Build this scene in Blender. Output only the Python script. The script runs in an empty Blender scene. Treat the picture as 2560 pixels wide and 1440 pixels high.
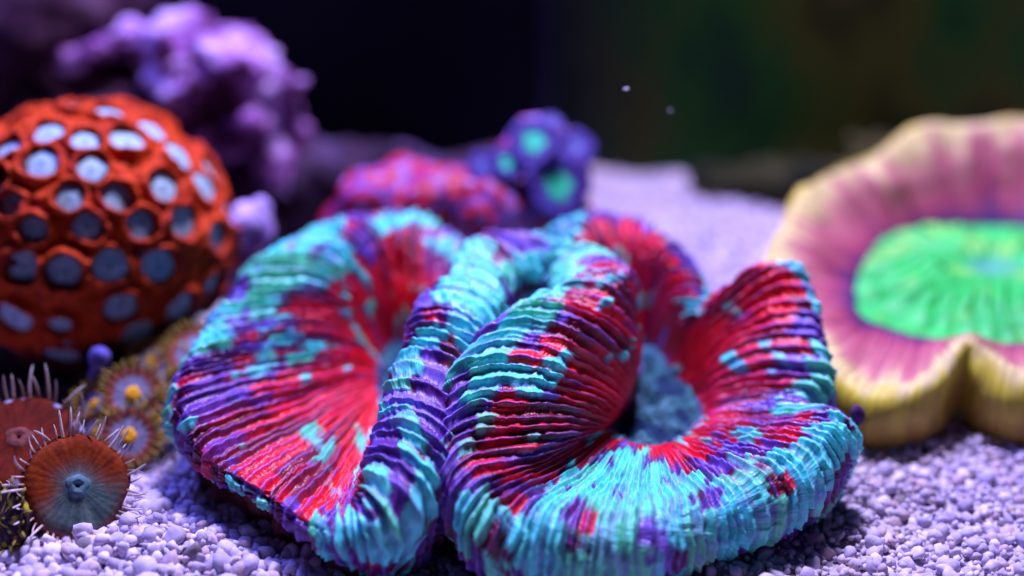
import bpy, bmesh, math, random
import numpy as np
from mathutils import Vector, Matrix, noise as mnoise
from mathutils.geometry import delaunay_2d_cdt

# ------------------------------------------------------------------ scene, camera, light
scene = bpy.context.scene
scene.unit_settings.scale_length = 0.01            # one unit = one centimetre
COL = scene.collection
random.seed(7); RNG = np.random.default_rng(7)

PITCH = math.radians(25.0); TH = math.tan(math.radians(20.0)); TV = TH * 9 / 16
CAM = np.array([0.0, -22.5, 10.5])
FWD = np.array([0, math.cos(PITCH), -math.sin(PITCH)])
UPV = np.array([0, math.sin(PITCH), math.cos(PITCH)])
RGT = np.array([1.0, 0, 0])

cam_d = bpy.data.cameras.new('camera'); cam = bpy.data.objects.new('camera', cam_d); COL.objects.link(cam)
cam.location = CAM; cam.rotation_euler = (math.pi / 2 - PITCH, 0, 0)
cam_d.sensor_width = 36; cam_d.angle = math.radians(40.0)
cam_d.clip_start = 0.1; cam_d.clip_end = 500
cam_d.dof.use_dof = True; cam_d.dof.focus_distance = 17.6; cam_d.dof.aperture_fstop = 0.06
cam_d.dof.aperture_blades = 0
scene.camera = cam

world = bpy.data.worlds.new('World'); scene.world = world; world.use_nodes = True
bg = world.node_tree.nodes['Background']
bg.inputs[0].default_value = (0.12, 0.10, 0.55, 1); bg.inputs[1].default_value = 0.05

def area_light(name, loc, target, size, power, color):
    d = bpy.data.lights.new(name, 'AREA'); d.shape = 'RECTANGLE'; d.size = size[0]; d.size_y = size[1]
    d.energy = power; d.color = color
    o = bpy.data.objects.new(name, d); COL.objects.link(o); o.location = loc
    o.rotation_euler = (Vector(target) - Vector(loc)).to_track_quat('-Z', 'Y').to_euler()
    return o
# the aquarium lamp hangs over the tank: a bluish-white bar and a deep blue (actinic) one beside it
area_light('aquarium_lamp_white', (1.5, 4.0, 28), (0, -5, 0), (6, 4), 25000, (0.62, 0.56, 1.0))
area_light('aquarium_lamp_blue', (-13, 3, 25), (0, -5, 0), (6, 4), 7000, (0.15, 0.17, 1.0))

vs = scene.view_settings
vs.view_transform = 'Standard'; vs.look = 'None'; vs.exposure = 0.0; vs.gamma = 1.0
scene.render.engine = 'CYCLES'
scene.cycles.use_denoising = True
scene.cycles.max_bounces = 5

# ------------------------------------------------------------------ helpers
def ray(px, py):
    return FWD + RGT * ((px - 1280) / 1280 * TH) + UPV * ((720 - py) / 720 * TV)
def G(px, py, z=0.0):                               # point at height z seen at pixel
    d = ray(px, py); return CAM + d * ((z - CAM[2]) / d[2])
def D(px, py, y):                                   # point at depth y seen at pixel
    d = ray(px, py); return CAM + d * ((y - CAM[1]) / d[1])

def _h(ix, iy, iz, seed):
    n = (ix.astype(np.int64) * 374761393 + iy.astype(np.int64) * 668265263 + iz.astype(np.int64) * 1274126177 + seed * 974711) & 0xffffffff
    n = ((n ^ (n >> 13)) * 1274126177) & 0xffffffff
    n = ((n ^ (n >> 16)) * 2246822519) & 0xffffffff
    return ((n ^ (n >> 15)) & 0xffffff) / float(0xffffff)
def vn(x, y, z=None, seed=0):                       # value noise 0..1
    x = np.asarray(x, float); y = np.asarray(y, float) + 0 * x
    z = np.zeros_like(x) if z is None else np.asarray(z, float) + 0 * x
    ix, iy, iz = np.floor(x), np.floor(y), np.floor(z)
    fx, fy, fz = x - ix, y - iy, z - iz
    fx, fy, fz = [f * f * (3 - 2 * f) for f in (fx, fy, fz)]
    r = 0
    for a in (0, 1):
        for b in (0, 1):
            for c in (0, 1):
                w = (fx if a else 1 - fx) * (fy if b else 1 - fy) * (fz if c else 1 - fz)
                r = r + w * _h(ix + a, iy + b, iz + c, seed)
    return r
def fbm(x, y, z=None, seed=0, o=3):
    s = 0; a = 0.5; t = 0
    for i in range(o):
        s = s + a * vn(np.asarray(x) * 2**i, np.asarray(y) * 2**i, None if z is None else np.asarray(z) * 2**i, seed + i * 17); t += a; a *= 0.5
    return s / t
def sst(a, b, x):
    t = np.clip((x - a) / (b - a), 0, 1); return t * t * (3 - 2 * t)
def lerp(a, b, t): return a + (b - a) * t

def mesh_obj(name, verts, faces, mat, parent=None, colors=None, uv=None, smooth=True):
    verts = np.asarray(verts, dtype=np.float32)
    me = bpy.data.meshes.new(name)
    if isinstance(faces, np.ndarray):
        nf, k = faces.shape
        me.vertices.add(len(verts)); me.vertices.foreach_set('co', verts.ravel())
        me.loops.add(nf * k); me.loops.foreach_set('vertex_index', faces.astype(np.int32).ravel())
        me.polygons.add(nf); me.polygons.foreach_set('loop_start', np.arange(0, nf * k, k, dtype=np.int32))
        me.update(calc_edges=True)
    else:
        me.from_pydata([tuple(v) for v in verts], [], faces); me.update()
    if smooth: me.polygons.foreach_set('use_smooth', np.ones(len(me.polygons), dtype=bool))
    if colors is not None:
        ca = me.color_attributes.new('pigment', 'FLOAT_COLOR', 'POINT')
        c4 = np.ones((len(verts), 4), dtype=np.float32); c4[:, :3] = colors
        ca.data.foreach_set('color', c4.ravel())
    if uv is not None:
        at = me.attributes.new('flow', 'FLOAT_VECTOR', 'POINT')
        u3 = np.zeros((len(verts), 3), dtype=np.float32); u3[:, :2] = uv
        at.data.foreach_set('vector', u3.ravel())
    me.validate()
    if mat: me.materials.append(mat)
    o = bpy.data.objects.new(name, me); COL.objects.link(o)
    if parent: o.parent = parent
    return o
def empty(name, loc=(0, 0, 0)):
    o = bpy.data.objects.new(name, None); o.empty_display_size = 0.3; COL.objects.link(o); o.location = loc; return o
def tag(o, label=None, cat=None, group=None, kind=None):
    if label: o['label'] = label
    if cat: o['category'] = cat
    if group: o['group'] = group
    if kind: o['kind'] = kind
    return o
def grid_faces(nu, nv, closed_u=False, flip=False):
    iu = np.arange(nu if closed_u else nu - 1); iv = np.arange(nv - 1)
    a, b = np.meshgrid(iu, iv, indexing='ij'); a = a.ravel(); b = b.ravel(); a2 = (a + 1) % nu
    f = np.stack([a * nv + b, a2 * nv + b, a2 * nv + b + 1, a * nv + b + 1], 1)
    return f[:, ::-1].copy() if flip else f

# ------------------------------------------------------------------ materials
def new_mat(name):
    m = bpy.data.materials.new(name); m.use_nodes = True
    nt = m.node_tree; return m, nt, nt.nodes['Principled BSDF']
def N(nt, t, **kw):
    n = nt.nodes.new(t)
    for k, v in kw.items(): setattr(n, k, v)
    return n
def pigment_mat(name, rough=0.5, spec=0.3, sss=0.0, sss_r=(0.1, 0.05, 0.05), bump=0.0, bscale=(6, 60, 1), use_flow=False, var=0.25, vscale=9.0, bdist=0.03):
    m, nt, p = new_mat(name); L = nt.links
    at = N(nt, 'ShaderNodeAttribute', attribute_name='pigment')
    if use_flow:
        co = N(nt, 'ShaderNodeAttribute', attribute_name='flow').outputs['Vector']
    else:
        co = N(nt, 'ShaderNodeTexCoord').outputs['Object']
    mp = N(nt, 'ShaderNodeMapping'); mp.inputs['Scale'].default_value = bscale; L.new(co, mp.inputs['Vector'])
    nz = N(nt, 'ShaderNodeTexNoise'); nz.inputs['Scale'].default_value = 1.0; nz.inputs['Detail'].default_value = 3; L.new(mp.outputs[0], nz.inputs['Vector'])
    n2 = N(nt, 'ShaderNodeTexNoise'); n2.inputs['Scale'].default_value = vscale; n2.inputs['Detail'].default_value = 4; L.new(N(nt, 'ShaderNodeTexCoord').outputs['Object'], n2.inputs['Vector'])
    mr = N(nt, 'ShaderNodeMapRange'); mr.inputs[1].default_value = 0.3; mr.inputs[2].default_value = 0.7
    mr.inputs[3].default_value = 1 - var; mr.inputs[4].default_value = 1 + var; L.new(n2.outputs[0], mr.inputs[0])
    mx = N(nt, 'ShaderNodeVectorMath', operation='SCALE'); L.new(at.outputs['Color'], mx.inputs[0]); L.new(mr.outputs[0], mx.inputs['Scale'])
    L.new(mx.outputs[0], p.inputs['Base Color'])
    p.inputs['Roughness'].default_value = rough; p.inputs['Specular IOR Level'].default_value = spec
    if sss:
        p.inputs['Subsurface Weight'].default_value = sss; p.inputs['Subsurface Radius'].default_value = sss_r; p.inputs['Subsurface Scale'].default_value = 1.0
    if bump:
        b = N(nt, 'ShaderNodeBump'); b.inputs['Strength'].default_value = bump; b.inputs['Distance'].default_value = bdist
        L.new(nz.outputs[0], b.inputs['Height']); L.new(b.outputs[0], p.inputs['Normal'])
    return m
def noise_mat(name, ramp, scale=2.0, rough=0.8, spec=0.2, bump=0.0, bscale=8.0, detail=5, stretch=(1, 1, 1), rand=0.0, bdist=0.1):
    m, nt, p = new_mat(name); L = nt.links
    tc = N(nt, 'ShaderNodeTexCoord'); mp = N(nt, 'ShaderNodeMapping'); mp.inputs['Scale'].default_value = stretch
    L.new(tc.outputs['Object'], mp.inputs['Vector'])
    nz = N(nt, 'ShaderNodeTexNoise'); nz.inputs['Scale'].default_value = scale; nz.inputs['Detail'].default_value = detail; L.new(mp.outputs[0], nz.inputs['Vector'])
    cr = N(nt, 'ShaderNodeValToRGB'); els = cr.color_ramp.elements
    while len(els) < len(ramp): els.new(0.5)
    for e, (pos, c) in zip(els, ramp): e.position = pos; e.color = (*c, 1)
    L.new(nz.outputs[0], cr.inputs[0]); L.new(cr.outputs[0], p.inputs['Base Color'])
    p.inputs['Roughness'].default_value = rough; p.inputs['Specular IOR Level'].default_value = spec
    if bump:
        n2 = N(nt, 'ShaderNodeTexNoise'); n2.inputs['Scale'].default_value = bscale; n2.inputs['Detail'].default_value = 6; L.new(mp.outputs[0], n2.inputs['Vector'])
        b = N(nt, 'ShaderNodeBump'); b.inputs['Strength'].default_value = bump; b.inputs['Distance'].default_value = bdist
        L.new(n2.outputs[0], b.inputs['Height']); L.new(b.outputs[0], p.inputs['Normal'])
    return m
M = {}
M['flesh'] = pigment_mat('brain_coral_flesh', 0.33, 0.5, 0.35, (0.05, 0.03, 0.04), 0.7, (7, 34, 1), True, 0.22, 7.0, 0.035)
M['meaty'] = pigment_mat('cream_coral_flesh', 0.5, 0.3, 0.2, (0.15, 0.08, 0.06), 0.3, (14, 5, 1), True, 0.12, 5.0, 0.03)
M['disc'] = pigment_mat('oral_disc_flesh', 0.75, 0.1, 0.1, (0.06, 0.05, 0.05), 0.8, (22, 22, 22), False, 0.5, 9.0, 0.05)
M['orange'] = pigment_mat('orange_tissue', 0.7, 0.15, 0.0, bump=0.7, bscale=(14, 14, 14), var=0.3, vscale=10, bdist=0.06)
M['polyp'] = pigment_mat('polyp_flesh', 0.5, 0.3, 0.1, (0.05, 0.05, 0.05), 0.3, (18, 18, 18), var=0.25, vscale=10)
M['dull'] = pigment_mat('button_polyp_flesh', 0.8, 0.08, 0.0, bump=0.3, bscale=(18, 18, 18), var=0.25, vscale=10)
M['rock'] = pigment_mat('coralline_rock', 0.85, 0.15, 0.0, bump=0.6, bscale=(4, 4, 4), var=0.35, vscale=2.5, bdist=0.12)
M['skeleton'] = noise_mat('coral_skeleton', [(0.3, (0.05, 0.012, 0.02)), (0.55, (0.2, 0.05, 0.05)), (0.75, (0.32, 0.16, 0.16))], 3.0, 0.9, 0.1, 0.9, 6.0)
M['sand'] = noise_mat('sand_base', [(0.3, (0.36, 0.30, 0.36)), (0.7, (0.55, 0.48, 0.55))], 4.0, 0.95, 0.1, 0.6, 12.0)
M['navy'] = noise_mat('overflow_panel', [(0.3, (0.0006, 0.0006, 0.004)), (0.7, (0.0012, 0.0012, 0.009))], 0.5, 0.6, 0.1)

# ------------------------------------------------------------------ lofted coral mantles
def catmull_closed(P, n_per):
    P = np.asarray(P, float); K = len(P); out = []
    t = np.linspace(0, 1, n_per, endpoint=False)[:, None]
    for i in range(K):
        p0, p1, p2, p3 = P[i - 1], P[i], P[(i + 1) % K], P[(i + 2) % K]
        out.append(0.5 * ((2 * p1) + (-p0 + p2) * t + (2 * p0 - 5 * p1 + 4 * p2 - p3) * t**2 + (-p0 + 3 * p1 - 3 * p2 + p3) * t**3))
    return np.concatenate(out)
def loft(st, NU, NV, zI, base=-0.25, smooth=6):
    """st rows: Ipx, Ipy, Rpx, Rpy, zR, r_out, r_in, drop(0..1 how far the outer skirt tucks in) -> grid NU x NV x 3, params"""
    C = []
    for row in st:
        ix, iy, rx, ry, zr, ro, ri, tuck = row[:8]
        ex = row[8] if len(row) > 8 else {}
        zi = ex.get('zi', zI); bul = ex.get('b', 0.0); hang = ex.get('hang', 0)
        R = G(rx, ry, zr); I = (R + np.array([*ex['off'], 0])) if 'off' in ex else G(ix, iy, zi)
        I[2] = zi
        inw = (I - R)[:2]; dist = np.linalg.norm(inw); inw = inw / dist
        inw3 = np.array([inw[0], inw[1], 0])
        ri = min(ri, dist * 0.6)
        A0 = I + inw3 * 0.15 + np.array([0, 0, -0.12])
        A2 = R + inw3 * ri; A2[2] = zr - lerp(0.30, 0.42, bul) * ri
        A1 = lerp(I, A2, 0.42) ; A1[2] = zi + (A2[2] - zi) * lerp(0.55, 0.5, bul)
        A1[:2] = lerp(I, A2, lerp(0.36, 0.95, bul))[:2]
        cv = ex.get('c', 0.0)
        if cv:                                       # convex (tyre-like) inner wall
            C2 = lerp(R, I, 0.50); C2[2] = zr - 0.06 * (zr - zi)
            C1 = lerp(R, I, 0.88); C1[2] = zi + 0.50 * (zr - zi)
            A2 = lerp(A2, C2, cv); A1 = lerp(A1, C1, cv)
        if ex.get('flare'):
            A1 = lerp(I, R, 0.36); A1[2] = lerp(zi, zr, 0.34); A2 = lerp(I, R, 0.72); A2[2] = lerp(zi, zr, 0.78)
        if 'A2' in ex: A2 = G(*ex['A2'])
        if 'A1' in ex: A1 = G(*ex['A1'])
        B1 = R - inw3 * ro * 0.72; B1[2] = zr - ro * 0.27
        B2 = R - inw3 * ro; B2[2] = zr - ro * 1.05
        lowz = zr - ro * 2.0 - 0.1 if hang else min(base, zr - ro * 1.6)
        B3 = R - inw3 * ro * (1 - 0.45 * tuck); B3[2] = lerp(B2[2], lowz, 0.55)
        O = R - inw3 * ro * (1 - 1.0 * tuck); O[2] = lowz
        C.append([A0, I, A1, A2, R, B1, B2, B3, O])
    C = np.array(C)                                   # K x 9 x 3
    dense = np.stack([catmull_closed(C[:, j], 60) for j in range(C.shape[1])], 1)
    crest = dense[:, 4]; seg = np.linalg.norm(np.roll(crest, -1, 0) - crest, axis=1)
    s = np.concatenate([[0], np.cumsum(seg)]); Ltot = s[-1]
    dd = np.concatenate([dense, dense[:1]]); u = np.linspace(0, Ltot, NU, endpoint=False)
    K9 = np.empty((NU, C.shape[1], 3))
    for j in range(C.shape[1]):
        for k in range(3): K9[:, j, k] = np.interp(u, s, dd[:, j, k])
    # station index (float) for colour control
    si = np.interp(u, s, np.arange(len(dd)) / 60.0)
    w = max(1, int(NU * 0.004))                       # light smoothing along u
    for _ in range(smooth):
        K9 = (np.roll(K9, w, 0) + 2 * K9 + np.roll(K9, -w, 0)) / 4
    # spline along v
    tk = np.linspace(0, 1, C.shape[1]); fine = 40
    pts = []
    Kp = np.concatenate([2 * K9[:, :1] - K9[:, 1:2], K9, 2 * K9[:, -1:] - K9[:, -2:-1]], 1)
    for j in range(C.shape[1] - 1):
        t = np.linspace(0, 1, fine, endpoint=False)[None, :, None]
        p0, p1, p2, p3 = [Kp[:, j + q][:, None] for q in range(4)]
        pts.append(0.5 * ((2 * p1) + (-p0 + p2) * t + (2 * p0 - 5 * p1 + 4 * p2 - p3) * t**2 + (-p0 + 3 * p1 - 3 * p2 + p3) * t**3))
    pts.append(K9[:, -1:]); pts = np.concatenate(pts, 1)
    nf = pts.shape[1]; vpar = np.arange(nf) / fine    # 0..8, crest at 4
    # one v distribution for every u: by mean arc length
    sl = np.linalg.norm(np.diff(pts, axis=1), axis=2); m = sl.mean(0); cs = np.concatenate([[0], np.cumsum(m)]); cs /= cs[-1]
    vt = np.interp(np.linspace(0, 1, NV), cs, np.arange(nf)); i0 = np.clip(vt.astype(int), 0, nf - 2); f = (vt - i0)[None, :, None]
    S = pts[:, i0] * (1 - f) + pts[:, i0 + 1] * f
    vp = np.interp(vt, np.arange(nf), vpar)
    al = np.concatenate([np.zeros((NU, 1)), np.cumsum(np.linalg.norm(np.diff(S, axis=1), axis=2), axis=1)], 1)
    return S, u, Ltot, si, vp, al, C
def grid_normals(S):
    du = np.roll(S, -1, 0) - np.roll(S, 1, 0)
    dv = np.empty_like(S); dv[:, 1:-1] = S[:, 2:] - S[:, :-2]; dv[:, 0] = S[:, 1] - S[:, 0]; dv[:, -1] = S[:, -1] - S[:, -2]
    n = np.cross(du, dv); n /= np.linalg.norm(n, axis=2, keepdims=True) + 1e-9
    return n
def ridge_field(NU, NV, u, Ltot, al, vp, spacing, seed, wob=0.05, dens=None):
    """returns ridge coordinate (float index), crest profile 0..1"""
    rg = np.random.default_rng(seed)
    pos = [0.0]
    while pos[-1] < Ltot - spacing * 0.6:
        k = dens[min(len(dens) - 1, int(pos[-1] / Ltot * len(dens)))] if dens is not None else 1.0
        pos.append(pos[-1] + spacing * k * rg.choice([0.55, 0.8, 1.0, 1.25, 1.6]) * rg.uniform(0.85, 1.15))
    pos = np.array(pos); pos *= Ltot / pos[-1]
    uu = u[:, None] + wob * (fbm(u[:, None] * 1.3 + 0 * al, al * 1.6, seed=seed + 3) - 0.5) * 2 + 0.35 * wob * (vn(u[:, None] * 5 + 0 * al, al * 7, seed=seed + 5) - 0.5) * 2
    uu = np.clip(uu, 0, Ltot - 1e-6)
    rc = np.interp(uu.ravel(), pos, np.arange(len(pos))).reshape(uu.shape)
    return rc, len(pos) - 1

def ramp_idx(si, table):                             # table: list of (station, value) periodic interpolation
    xs = [t[0] for t in table]; ys = [t[1] for t in table]
    return np.interp(si, xs, ys)

def oral_patch(name, pts2, z, mat, parent, colf, spacing=0.09, bump=0.1, zfun=None, seed=3):
    pts2 = np.asarray(pts2)[:, :2]
    x0, y0 = pts2.min(0); x1, y1 = pts2.max(0)
    gx, gy = np.meshgrid(np.arange(x0, x1, spacing), np.arange(y0, y1, spacing)); q = np.stack([gx.ravel(), gy.ravel()], 1)
    q += RNG.uniform(-0.3, 0.3, q.shape) * spacing
    inside = np.zeros(len(q), bool); n = len(pts2)
    for i in range(n):
        a, b = pts2[i], pts2[(i + 1) % n]
        c = ((a[1] > q[:, 1]) != (b[1] > q[:, 1])) & (q[:, 0] < (b[0] - a[0]) * (q[:, 1] - a[1]) / (b[1] - a[1] + 1e-12) + a[0])
        inside ^= c
    q = q[inside]
    vl = [Vector(p) for p in pts2] + [Vector(p) for p in q]
    edges = [(i, (i + 1) % n) for i in range(n)]
    vo, eo, fo, *_ = delaunay_2d_cdt(vl, edges, [], 1, 1e-5)
    v = np.array([[p.x, p.y, 0] for p in vo])
    zz = (zfun(v[:, 0], v[:, 1]) if zfun else z + 0 * v[:, 0])
    v[:, 2] = zz + bump * (fbm(v[:, 0] * 4, v[:, 1] * 4, seed=seed) - 0.5) * 2
    return mesh_obj(name, v, [tuple(f) for f in fo], mat, parent, colf(v))

# ------------------------------------------------------------------ setting: sand bed, tank back
def sand_h(x, y):
    h = 0.22 * (fbm(x * 0.35 + 11, y * 0.35 + 5, seed=2) - 0.5) * 2
    h = h + 0.35 * np.exp(-(((x + 5.2) / 2.0)**2 + ((y + 8.0) / 1.5)**2))
    h = h - 0.15 * np.exp(-(((x + 0.9) / 1.2)**2 + ((y + 7.5) / 1.6)**2))
    return h
xs = np.linspace(-30, 30, 150); ys = np.linspace(-14, 6.6, 90)
gx, gy = np.meshgrid(xs, ys, indexing='ij')
sv = np.stack([gx, gy, sand_h(gx, gy) - 0.035], 2).reshape(-1, 3)
tag(mesh_obj('sand_bed', sv, grid_faces(150, 90), M['sand']), kind='structure')

def wall_mat():
    m, nt, p = new_mat('algae_glass'); L = nt.links
    tc = N(nt, 'ShaderNodeTexCoord'); mp = N(nt, 'ShaderNodeMapping'); mp.inputs['Scale'].default_value = (0.32, 1, 0.2); L.new(tc.outputs['Object'], mp.inputs[0])
    a = N(nt, 'ShaderNodeTexNoise'); a.inputs['Scale'].default_value = 1.0; a.inputs['Detail'].default_value = 3; L.new(mp.outputs[0], a.inputs['Vector'])
    cr = N(nt, 'ShaderNodeValToRGB'); els = cr.color_ramp.elements
    for _ in range(3): els.new(0.5)
    for e, (q, c) in zip(els, [(0.3, (0.004, 0.012, 0.012)), (0.42, (0.01, 0.055, 0.008)), (0.52, (0.045, 0.05, 0.006)), (0.6, (0.02, 0.024, 0.004)), (0.72, (0.07, 0.062, 0.016))]):
        e.position = q; e.color = (*c, 1)
    sx = N(nt, 'ShaderNodeSeparateXYZ'); L.new(tc.outputs['Object'], sx.inputs[0])
    mr = N(nt, 'ShaderNodeMapRange', interpolation_type='SMOOTHSTEP'); mr.inputs[1].default_value = 0.2; mr.inputs[2].default_value = 4.5; L.new(sx.outputs[0], mr.inputs[0])
    mx = N(nt, 'ShaderNodeMix', data_type='RGBA'); L.new(mr.outputs[0], mx.inputs[0]); mx.inputs[6].default_value = (0.003, 0.007, 0.012, 1); L.new(cr.outputs[0], mx.inputs[7])
    L.new(a.outputs[0], cr.inputs[0]); L.new(mx.outputs[2], p.inputs['Base Color']); p.inputs['Roughness'].default_value = 0.7
    p.inputs['Specular IOR Level'].default_value = 0.1
    return m
def box(name, lo, hi, mat, parent=None, bevel=0.08):
    bm = bmesh.new(); bmesh.ops.create_cube(bm, size=1)
    for v in bm.verts: v.co = Vector([(lo[k] + hi[k]) / 2 + v.co[k] * (hi[k] - lo[k]) for k in range(3)])
    bmesh.ops.bevel(bm, geom=bm.edges[:], offset=bevel, segments=2, affect='EDGES')
    me = bpy.data.meshes.new(name); bm.to_mesh(me); bm.free(); me.materials.append(mat)
    o = bpy.data.objects.new(name, me); COL.objects.link(o); o.parent = parent; return o
tag(box('back_wall', (-40, 6.2, -1), (40, 6.8, 13), wall_mat()), kind='structure')
xb = D(1335, 300, 4.0)[0]
ov = empty('overflow_box', (-5, 5, 0)); tag(ov, 'dark navy overflow box at the back of the tank', 'overflow box')
b = box('panel', (-16, 4.0, -0.5), (xb, 6.1, 12), M['navy']); b.parent = ov; b.location = (5, -5, 0)
M['seam'] = noise_mat('blue_edge', [(0.3, (0.002, 0.002, 0.015)), (0.7, (0.005, 0.005, 0.03))], 1.0, 0.5, 0.2)
b = box('edge_strip', (xb + 0.01, 3.9, -0.5), (xb + 0.34, 4.4, 12), M['seam']); b.parent = ov; b.location = (5, -5, 0)

# ------------------------------------------------------------------ main brain coral
#       Ipx   Ipy   Rpx   Rpy   zR   r_out r_in tuck
ST = [
 [1515, 1074, 1165, 1135, 1.45, 0.52, 1.00, 1.0, {'hang': 1, 'A2': (1330, 1112, 1.40), 'A1': (1480, 1080, 1.05)}],   # 0 right ridge, front end
 [1528, 1085, 1230, 1235, 1.12, 0.55, 0.80, 1.0, {'hang': 1}],   # 1
 [1550, 1102, 1320, 1282, 0.92, 0.48, 0.55, 0.9],   # 2 front apron
 [1585, 1112, 1490, 1280, 0.90, 0.52, 0.55, 0.9],   # 3
 [1625, 1116, 1650, 1265, 0.92, 0.52, 0.55, 0.9],   # 4
 [1670, 1112, 1810, 1212, 0.98, 0.46, 0.60, 0.9],   # 5
 [1708, 1098, 1940, 1148, 1.08, 0.44, 0.70, 0.9],   # 6
 [1738, 1080, 2030, 1088, 1.20, 0.42, 0.80, 0.8],   # 7
 [1755, 1060, 2085, 1030, 1.32, 0.34, 0.80, 0.7],   # 8 lobe tip
 [1765, 1040, 1930, 1004, 1.08, 0.30, 0.45, 0.8],   # 9 crease
 [1755, 1000, 2052, 950,  1.45, 0.24, 0.50, 0.7],   # 10 flap
 [1728, 965,  2026, 815,  1.96, 0.22, 0.45, 0.6],   # 11
 [1700, 935,  1966, 645,  2.50, 0.20, 0.38, 0.6],   # 12 flap peak
 [1672, 905,  1858, 760,  1.90, 0.22, 0.35, 0.6],   # 13
 [1655, 880,  1775, 800,  1.60, 0.26, 0.35, 0.6],   # 14 notch
 [1640, 862,  1735, 755,  1.70, 0.34, 0.40, 0.6],   # 15
 [1622, 848,  1678, 635,  2.10, 0.42, 0.45, 0.5],   # 16 back lobe
 [1598, 838,  1605, 558,  2.28, 0.46, 0.48, 0.5],   # 17
 [1560, 832,  1500, 538,  2.30, 0.46, 0.48, 0.5],   # 18
 [1515, 828,  1420, 560,  2.22, 0.46, 0.45, 0.5],   # 19
 [1420, 825,  1330, 650,  1.60, 0.40, 0.35, 0.5],   # 20 hidden saddle
 [1270, 824,  1225, 650,  1.55, 0.40, 0.35, 0.5],   # 21
 [1120, 825,  1135, 585,  1.90, 0.40, 0.40, 0.5],   # 22
 [1050, 832,  1060, 540,  2.25, 0.46, 0.48, 0.5],   # 23 left lobe back
 [1015, 838,  950,  533,  2.32, 0.48, 0.52, 0.5],   # 24
 [985,  848,  825,  578,  2.28, 0.48, 0.62, 0.5],   # 25
 [960,  862,  712,  650,  2.15, 0.48, 0.72, 0.5],   # 26
 [946,  880,  612,  748,  1.95, 0.45, 0.80, 0.5],   # 27
 [938,  900,  540,  862,  1.70, 0.42, 0.90, 0.5],   # 28
 [935,  920,  490,  975,  1.45, 0.36, 0.90, 0.8, {'hang': 1}],   # 29
 [935,  940,  500,  1062, 1.22, 0.26, 0.80, 1.2, {'hang': 1}],   # 30
 [937,  960,  545,  1148, 1.02, 0.22, 0.70, 1.5, {'hang': 1}],   # 31
 [940,  980,  640,  1188, 0.97, 0.20, 0.60, 1.8, {'hang': 1}],   # 32
 [946,  1000, 742,  1268, 0.82, 0.18, 0.55, 1.8, {'hang': 1}],   # 33
 [953,  1018, 835,  1308, 0.78, 0.22, 0.50, 1.6, {'hang': 1}],   # 34
 [960,  1030, 905,  1290, 1.00, 0.36, 0.45, 1.0, {'hang': 1, 'off': (-0.10, 0.75)}],   # 35 ridge foot
 [968,  1025, 968,  1185, 1.40, 0.50, 0.45, 0.7, {'off': (-0.50, 0.45), 'b': .7}],   # 36 left ridge
 [972,  1000, 1012, 1050, 1.75, 0.56, 0.45, 0.5, {'off': (-0.60, 0.28), 'b': .8}],   # 37
 [985,  960,  1052, 915,  2.05, 0.58, 0.45, 0.5, {'off': (-0.62, 0.25), 'b': .8}],   # 38
 [1005, 920,  1112, 790,  2.30, 0.58, 0.45, 0.5, {'off': (-0.62, 0.25), 'b': .8}],   # 39
 [1045, 885,  1180, 685,  2.48, 0.58, 0.48, 0.5, {'off': (-0.62, 0.3), 'b': .8}],   # 40
 [1125, 850,  1235, 600,  2.55, 0.55, 0.50, 0.4, {'off': (-0.5, 0.5), 'b': .8}],   # 41
 [1240, 850,  1315, 592,  2.46, 0.70, 0.45, 0.2, {'b': .5}],   # 42 u-turn
 [1400, 866,  1395, 608,  2.40, 0.75, 0.45, 0.1, {'b': .5}],   # 43
 [1568, 892,  1495, 636,  2.50, 0.62, 0.50, 0.4, {'A2': (1565, 662, 2.36), 'A1': (1584, 760, 1.6)}],   # 44
 [1590, 918,  1485, 682,  2.60, 0.74, 0.55, 0.4, {'A2': (1570, 706, 2.45), 'A1': (1600, 800, 1.65)}],   # 45 right ridge
 [1575, 985,  1400, 735,  2.50, 0.76, 0.85, 0.4, {'A2': (1525, 762, 2.42), 'A1': (1598, 868, 1.6)}],   # 46
 [1542, 1042, 1272, 850,  2.22, 0.74, 0.95, 0.4, {'A2': (1428, 868, 2.16), 'A1': (1560, 965, 1.38)}],   # 47
 [1525, 1060, 1192, 990, 1.86, 0.64, 1.00, 0.7, {'A2': (1362, 990, 1.82), 'A1': (1518, 1038, 1.18)}],   # 48
]
CVX = {1: .5, 2: .5, 3: .5, 4: .35, 5: .3, 6: .3, 7: .3, 8: .3, 9: .4, 10: .3, 11: .3, 12: .2, 16: .3, 17: .4, 18: .4, 19: .4, 23: .5, 24: .5, 25: .6, 26: .6, 27: .6, 28: .6, 29: .6, 30: .6, 31: .5, 32: .5, 33: .5, 34: .4, }
for k_, c_ in CVX.items():
    if len(ST[k_]) < 9: ST[k_].append({})
    ST[k_][8]['c'] = c_
NS = len(ST)
NU, NV = 2600, 150
S, u, LT, si, vp, al, CP = loft(ST, NU, NV, 0.75)
DENS = np.interp(si, [0, 1, 2, 5, 8, 10, 35, 36, 41, 44, 45, 48, 49], [.9, .8, .6, .65, .8, .95, .9, 1.1, 1.1, .8, 1.1, 1.1, .9])
rc, nrid = ridge_field(NU, NV, u, LT, al, vp, 0.185, 21, 0.06, DENS)
nrm = grid_normals(S)
if nrm[:, np.argmin(abs(vp - 4))][:, 2].mean() < 0: nrm = -nrm; FL = True
else: FL = False
VP = np.repeat(vp[None], NU, 0); SI = np.repeat(si[:, None], NV, 1); UU = np.repeat(u[:, None], NV, 1)
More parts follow.
